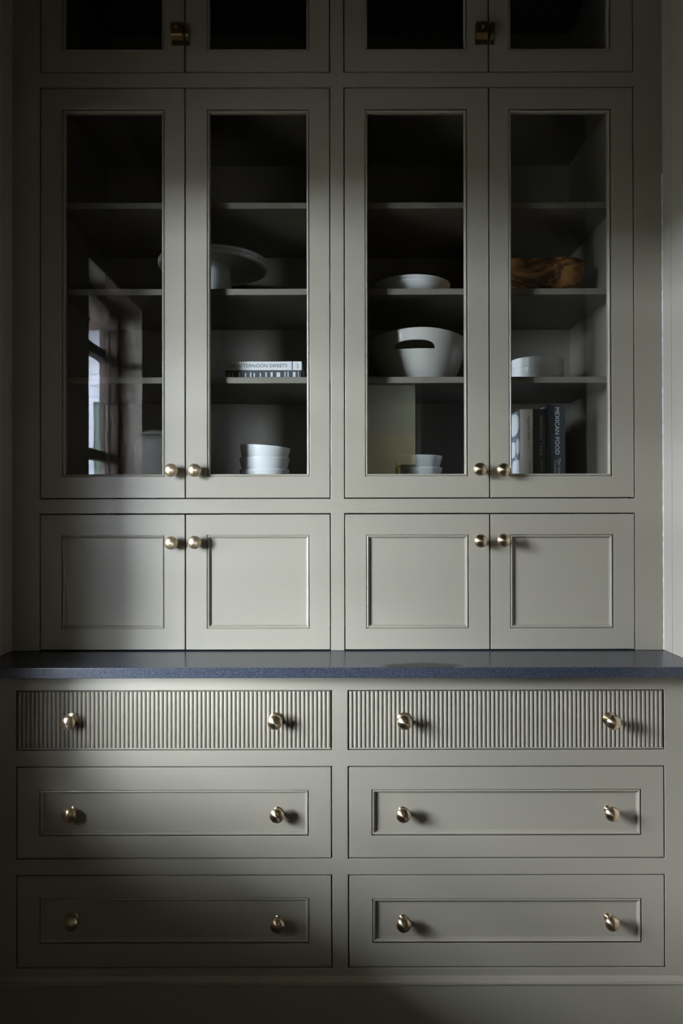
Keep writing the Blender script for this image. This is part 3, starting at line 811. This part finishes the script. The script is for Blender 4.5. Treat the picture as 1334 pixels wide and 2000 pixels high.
# ------------------------------------------------------------------ outdoors, seen in the first glass door except the added leafy mass
struct(obj('ground', boxm(-60, -1.06, -60, 60, -0.35, -0.25), M_lawn), 'lawn outside the left window', 'ground')
por = empty('porch_roof', (-2.0, -1.0, 2.62)); tag(por, 'brown boarded porch roof outside the tall window', 'roof')
for k in range(12):
    y0 = -3.2 + k*0.42
    obj('roof_board', boxm(-1.4, 0.945, y0+1.0, y0+1.412, 0, 0.03, bev=0.004), M_soff, por)
obj('fascia', boxm(-1.44, -1.4, -2.2, 2.84, 0.0, 0.14), M_soff, por)
hs = empty('neighbouring_house', (-2.4, -7.0, -0.25)); tag(hs, 'house with pale lap siding beyond the window, mirrored in the first glass door', 'house')
WX0, WX1, WZT = X(183, 9)+2.4, X(214, 9)+2.4, Z(785, 9)+0.25
nb = 27; ex = 0.142
for k in range(nb):
    z = k*ex
    spans = [(-1.65, 1.6)]
    if z + ex > 1.2 and z < WZT + 0.06: spans = [(-1.65, WX0-0.06), (WX1+0.06, 1.6)]
    for a, b in spans:
        bm = bmesh.new()
        q = [(-0.0, z), (0.0, z+ex+0.01), (0.012, z+ex+0.01), (0.024, z)]
        L = [bm.verts.new((a, y, zz)) for y, zz in q]; R = [bm.verts.new((b, y, zz)) for y, zz in q]
        bm.faces.new(L); bm.faces.new(R[::-1])
        for i in range(4): bm.faces.new([L[i], R[i], R[(i+1) % 4], L[(i+1) % 4]])
        obj('siding_board', bm, M_side, hs)
obj('house_wall', boxm(-1.65, 1.6, -0.12, -0.001, 0, nb*ex), M_side, hs)
w = obj('house_window', grid_slab([WX0-0.06, WX0, WX1, WX1+0.06], [1.15, 1.21, WZT, WZT+0.06], lambda i, j: not (i == 1 and j == 1), 0, 0.05, lambda u, v, d: (u, 0.045-d, v), 0.003), M_side, hs)
obj('window_pane', boxm(WX0, WX1, 0.004, 0.01, 1.21, WZT), mat('far_window_glass', (0.02, 0.035, 0.035), 0.5), w)
obj('eave', boxm(-1.85, 1.8, -0.2, 0.35, nb*ex, nb*ex+0.14), M_soff, hs)
sh = empty('shrub', (-1.95, -4.3, -0.25)); tag(sh, 'green leafy shrub outside the window', 'shrub')
obj('stem', lathe([(0, 0), (0.03, 0), (0.02, 0.8), (0.012, 1.6), (0, 1.62)], 10, closed=False), M_bark, sh)
bm = bmesh.new()
for k in range(700):
    u = random.random(); a = random.uniform(0, 2*PI); r = 0.28*math.sqrt(random.random())*(1-0.5*u)
    p = Vector((r*math.cos(a), r*math.sin(a), 0.35+1.85*u))
    M = Matrix.Translation(p) @ Matrix.Rotation(random.uniform(0, 6.28), 4, 'Z') @ Matrix.Rotation(random.uniform(-1.2, 1.2), 4, 'X')
    s = random.uniform(0.03, 0.05)
    v = [bm.verts.new(M @ Vector(q)) for q in ((0, 0, 0), (s*0.45, s*0.6, 0.006), (0, s*1.6, 0), (-s*0.45, s*0.6, 0.006))]
    bm.faces.new(v)
lf = obj('foliage', bm, M_leaf, sh); lf['kind'] = 'stuff'
hd = empty('sky_blocker', (-8.3, 0.0, -0.25)); tag(hd, 'added leafy mass outside the window, out of view, blocking part of the low sky', 'sky_blocker')  # unseen leafy mass added to cut off low sky and dim the right side
bm = bmesh.new()
box(bm, -0.5, 0.5, -HT1, 5.0, 0, HH)
bmesh.ops.subdivide_edges(bm, edges=bm.edges[:], cuts=15, use_grid_fill=True)
for v in bm.verts: v.co += Vector((random.uniform(-1, 1), random.uniform(-1, 1), random.uniform(-1, 1) if v.co.z > 0.1 else 0)) * 0.06
lf = obj('foliage', bm, M_blocker, hd); lf['kind'] = 'stuff'
# picture in the passage, a dark patch with a yellow edge in the third door
pc = empty('framed_picture', (0.62, -4.67, Z(935, 6.65))); tag(pc, 'small black picture with a yellow edge on the passage wall', 'picture')
obj('canvas', boxm(-0.05, 0.22, -0.0, 0.012, 0, 0.13), M_black, pc)
obj('frame_edge', boxm(-0.075, -0.051, -0.0, 0.016, 0, 0.13), M_yellow, pc)
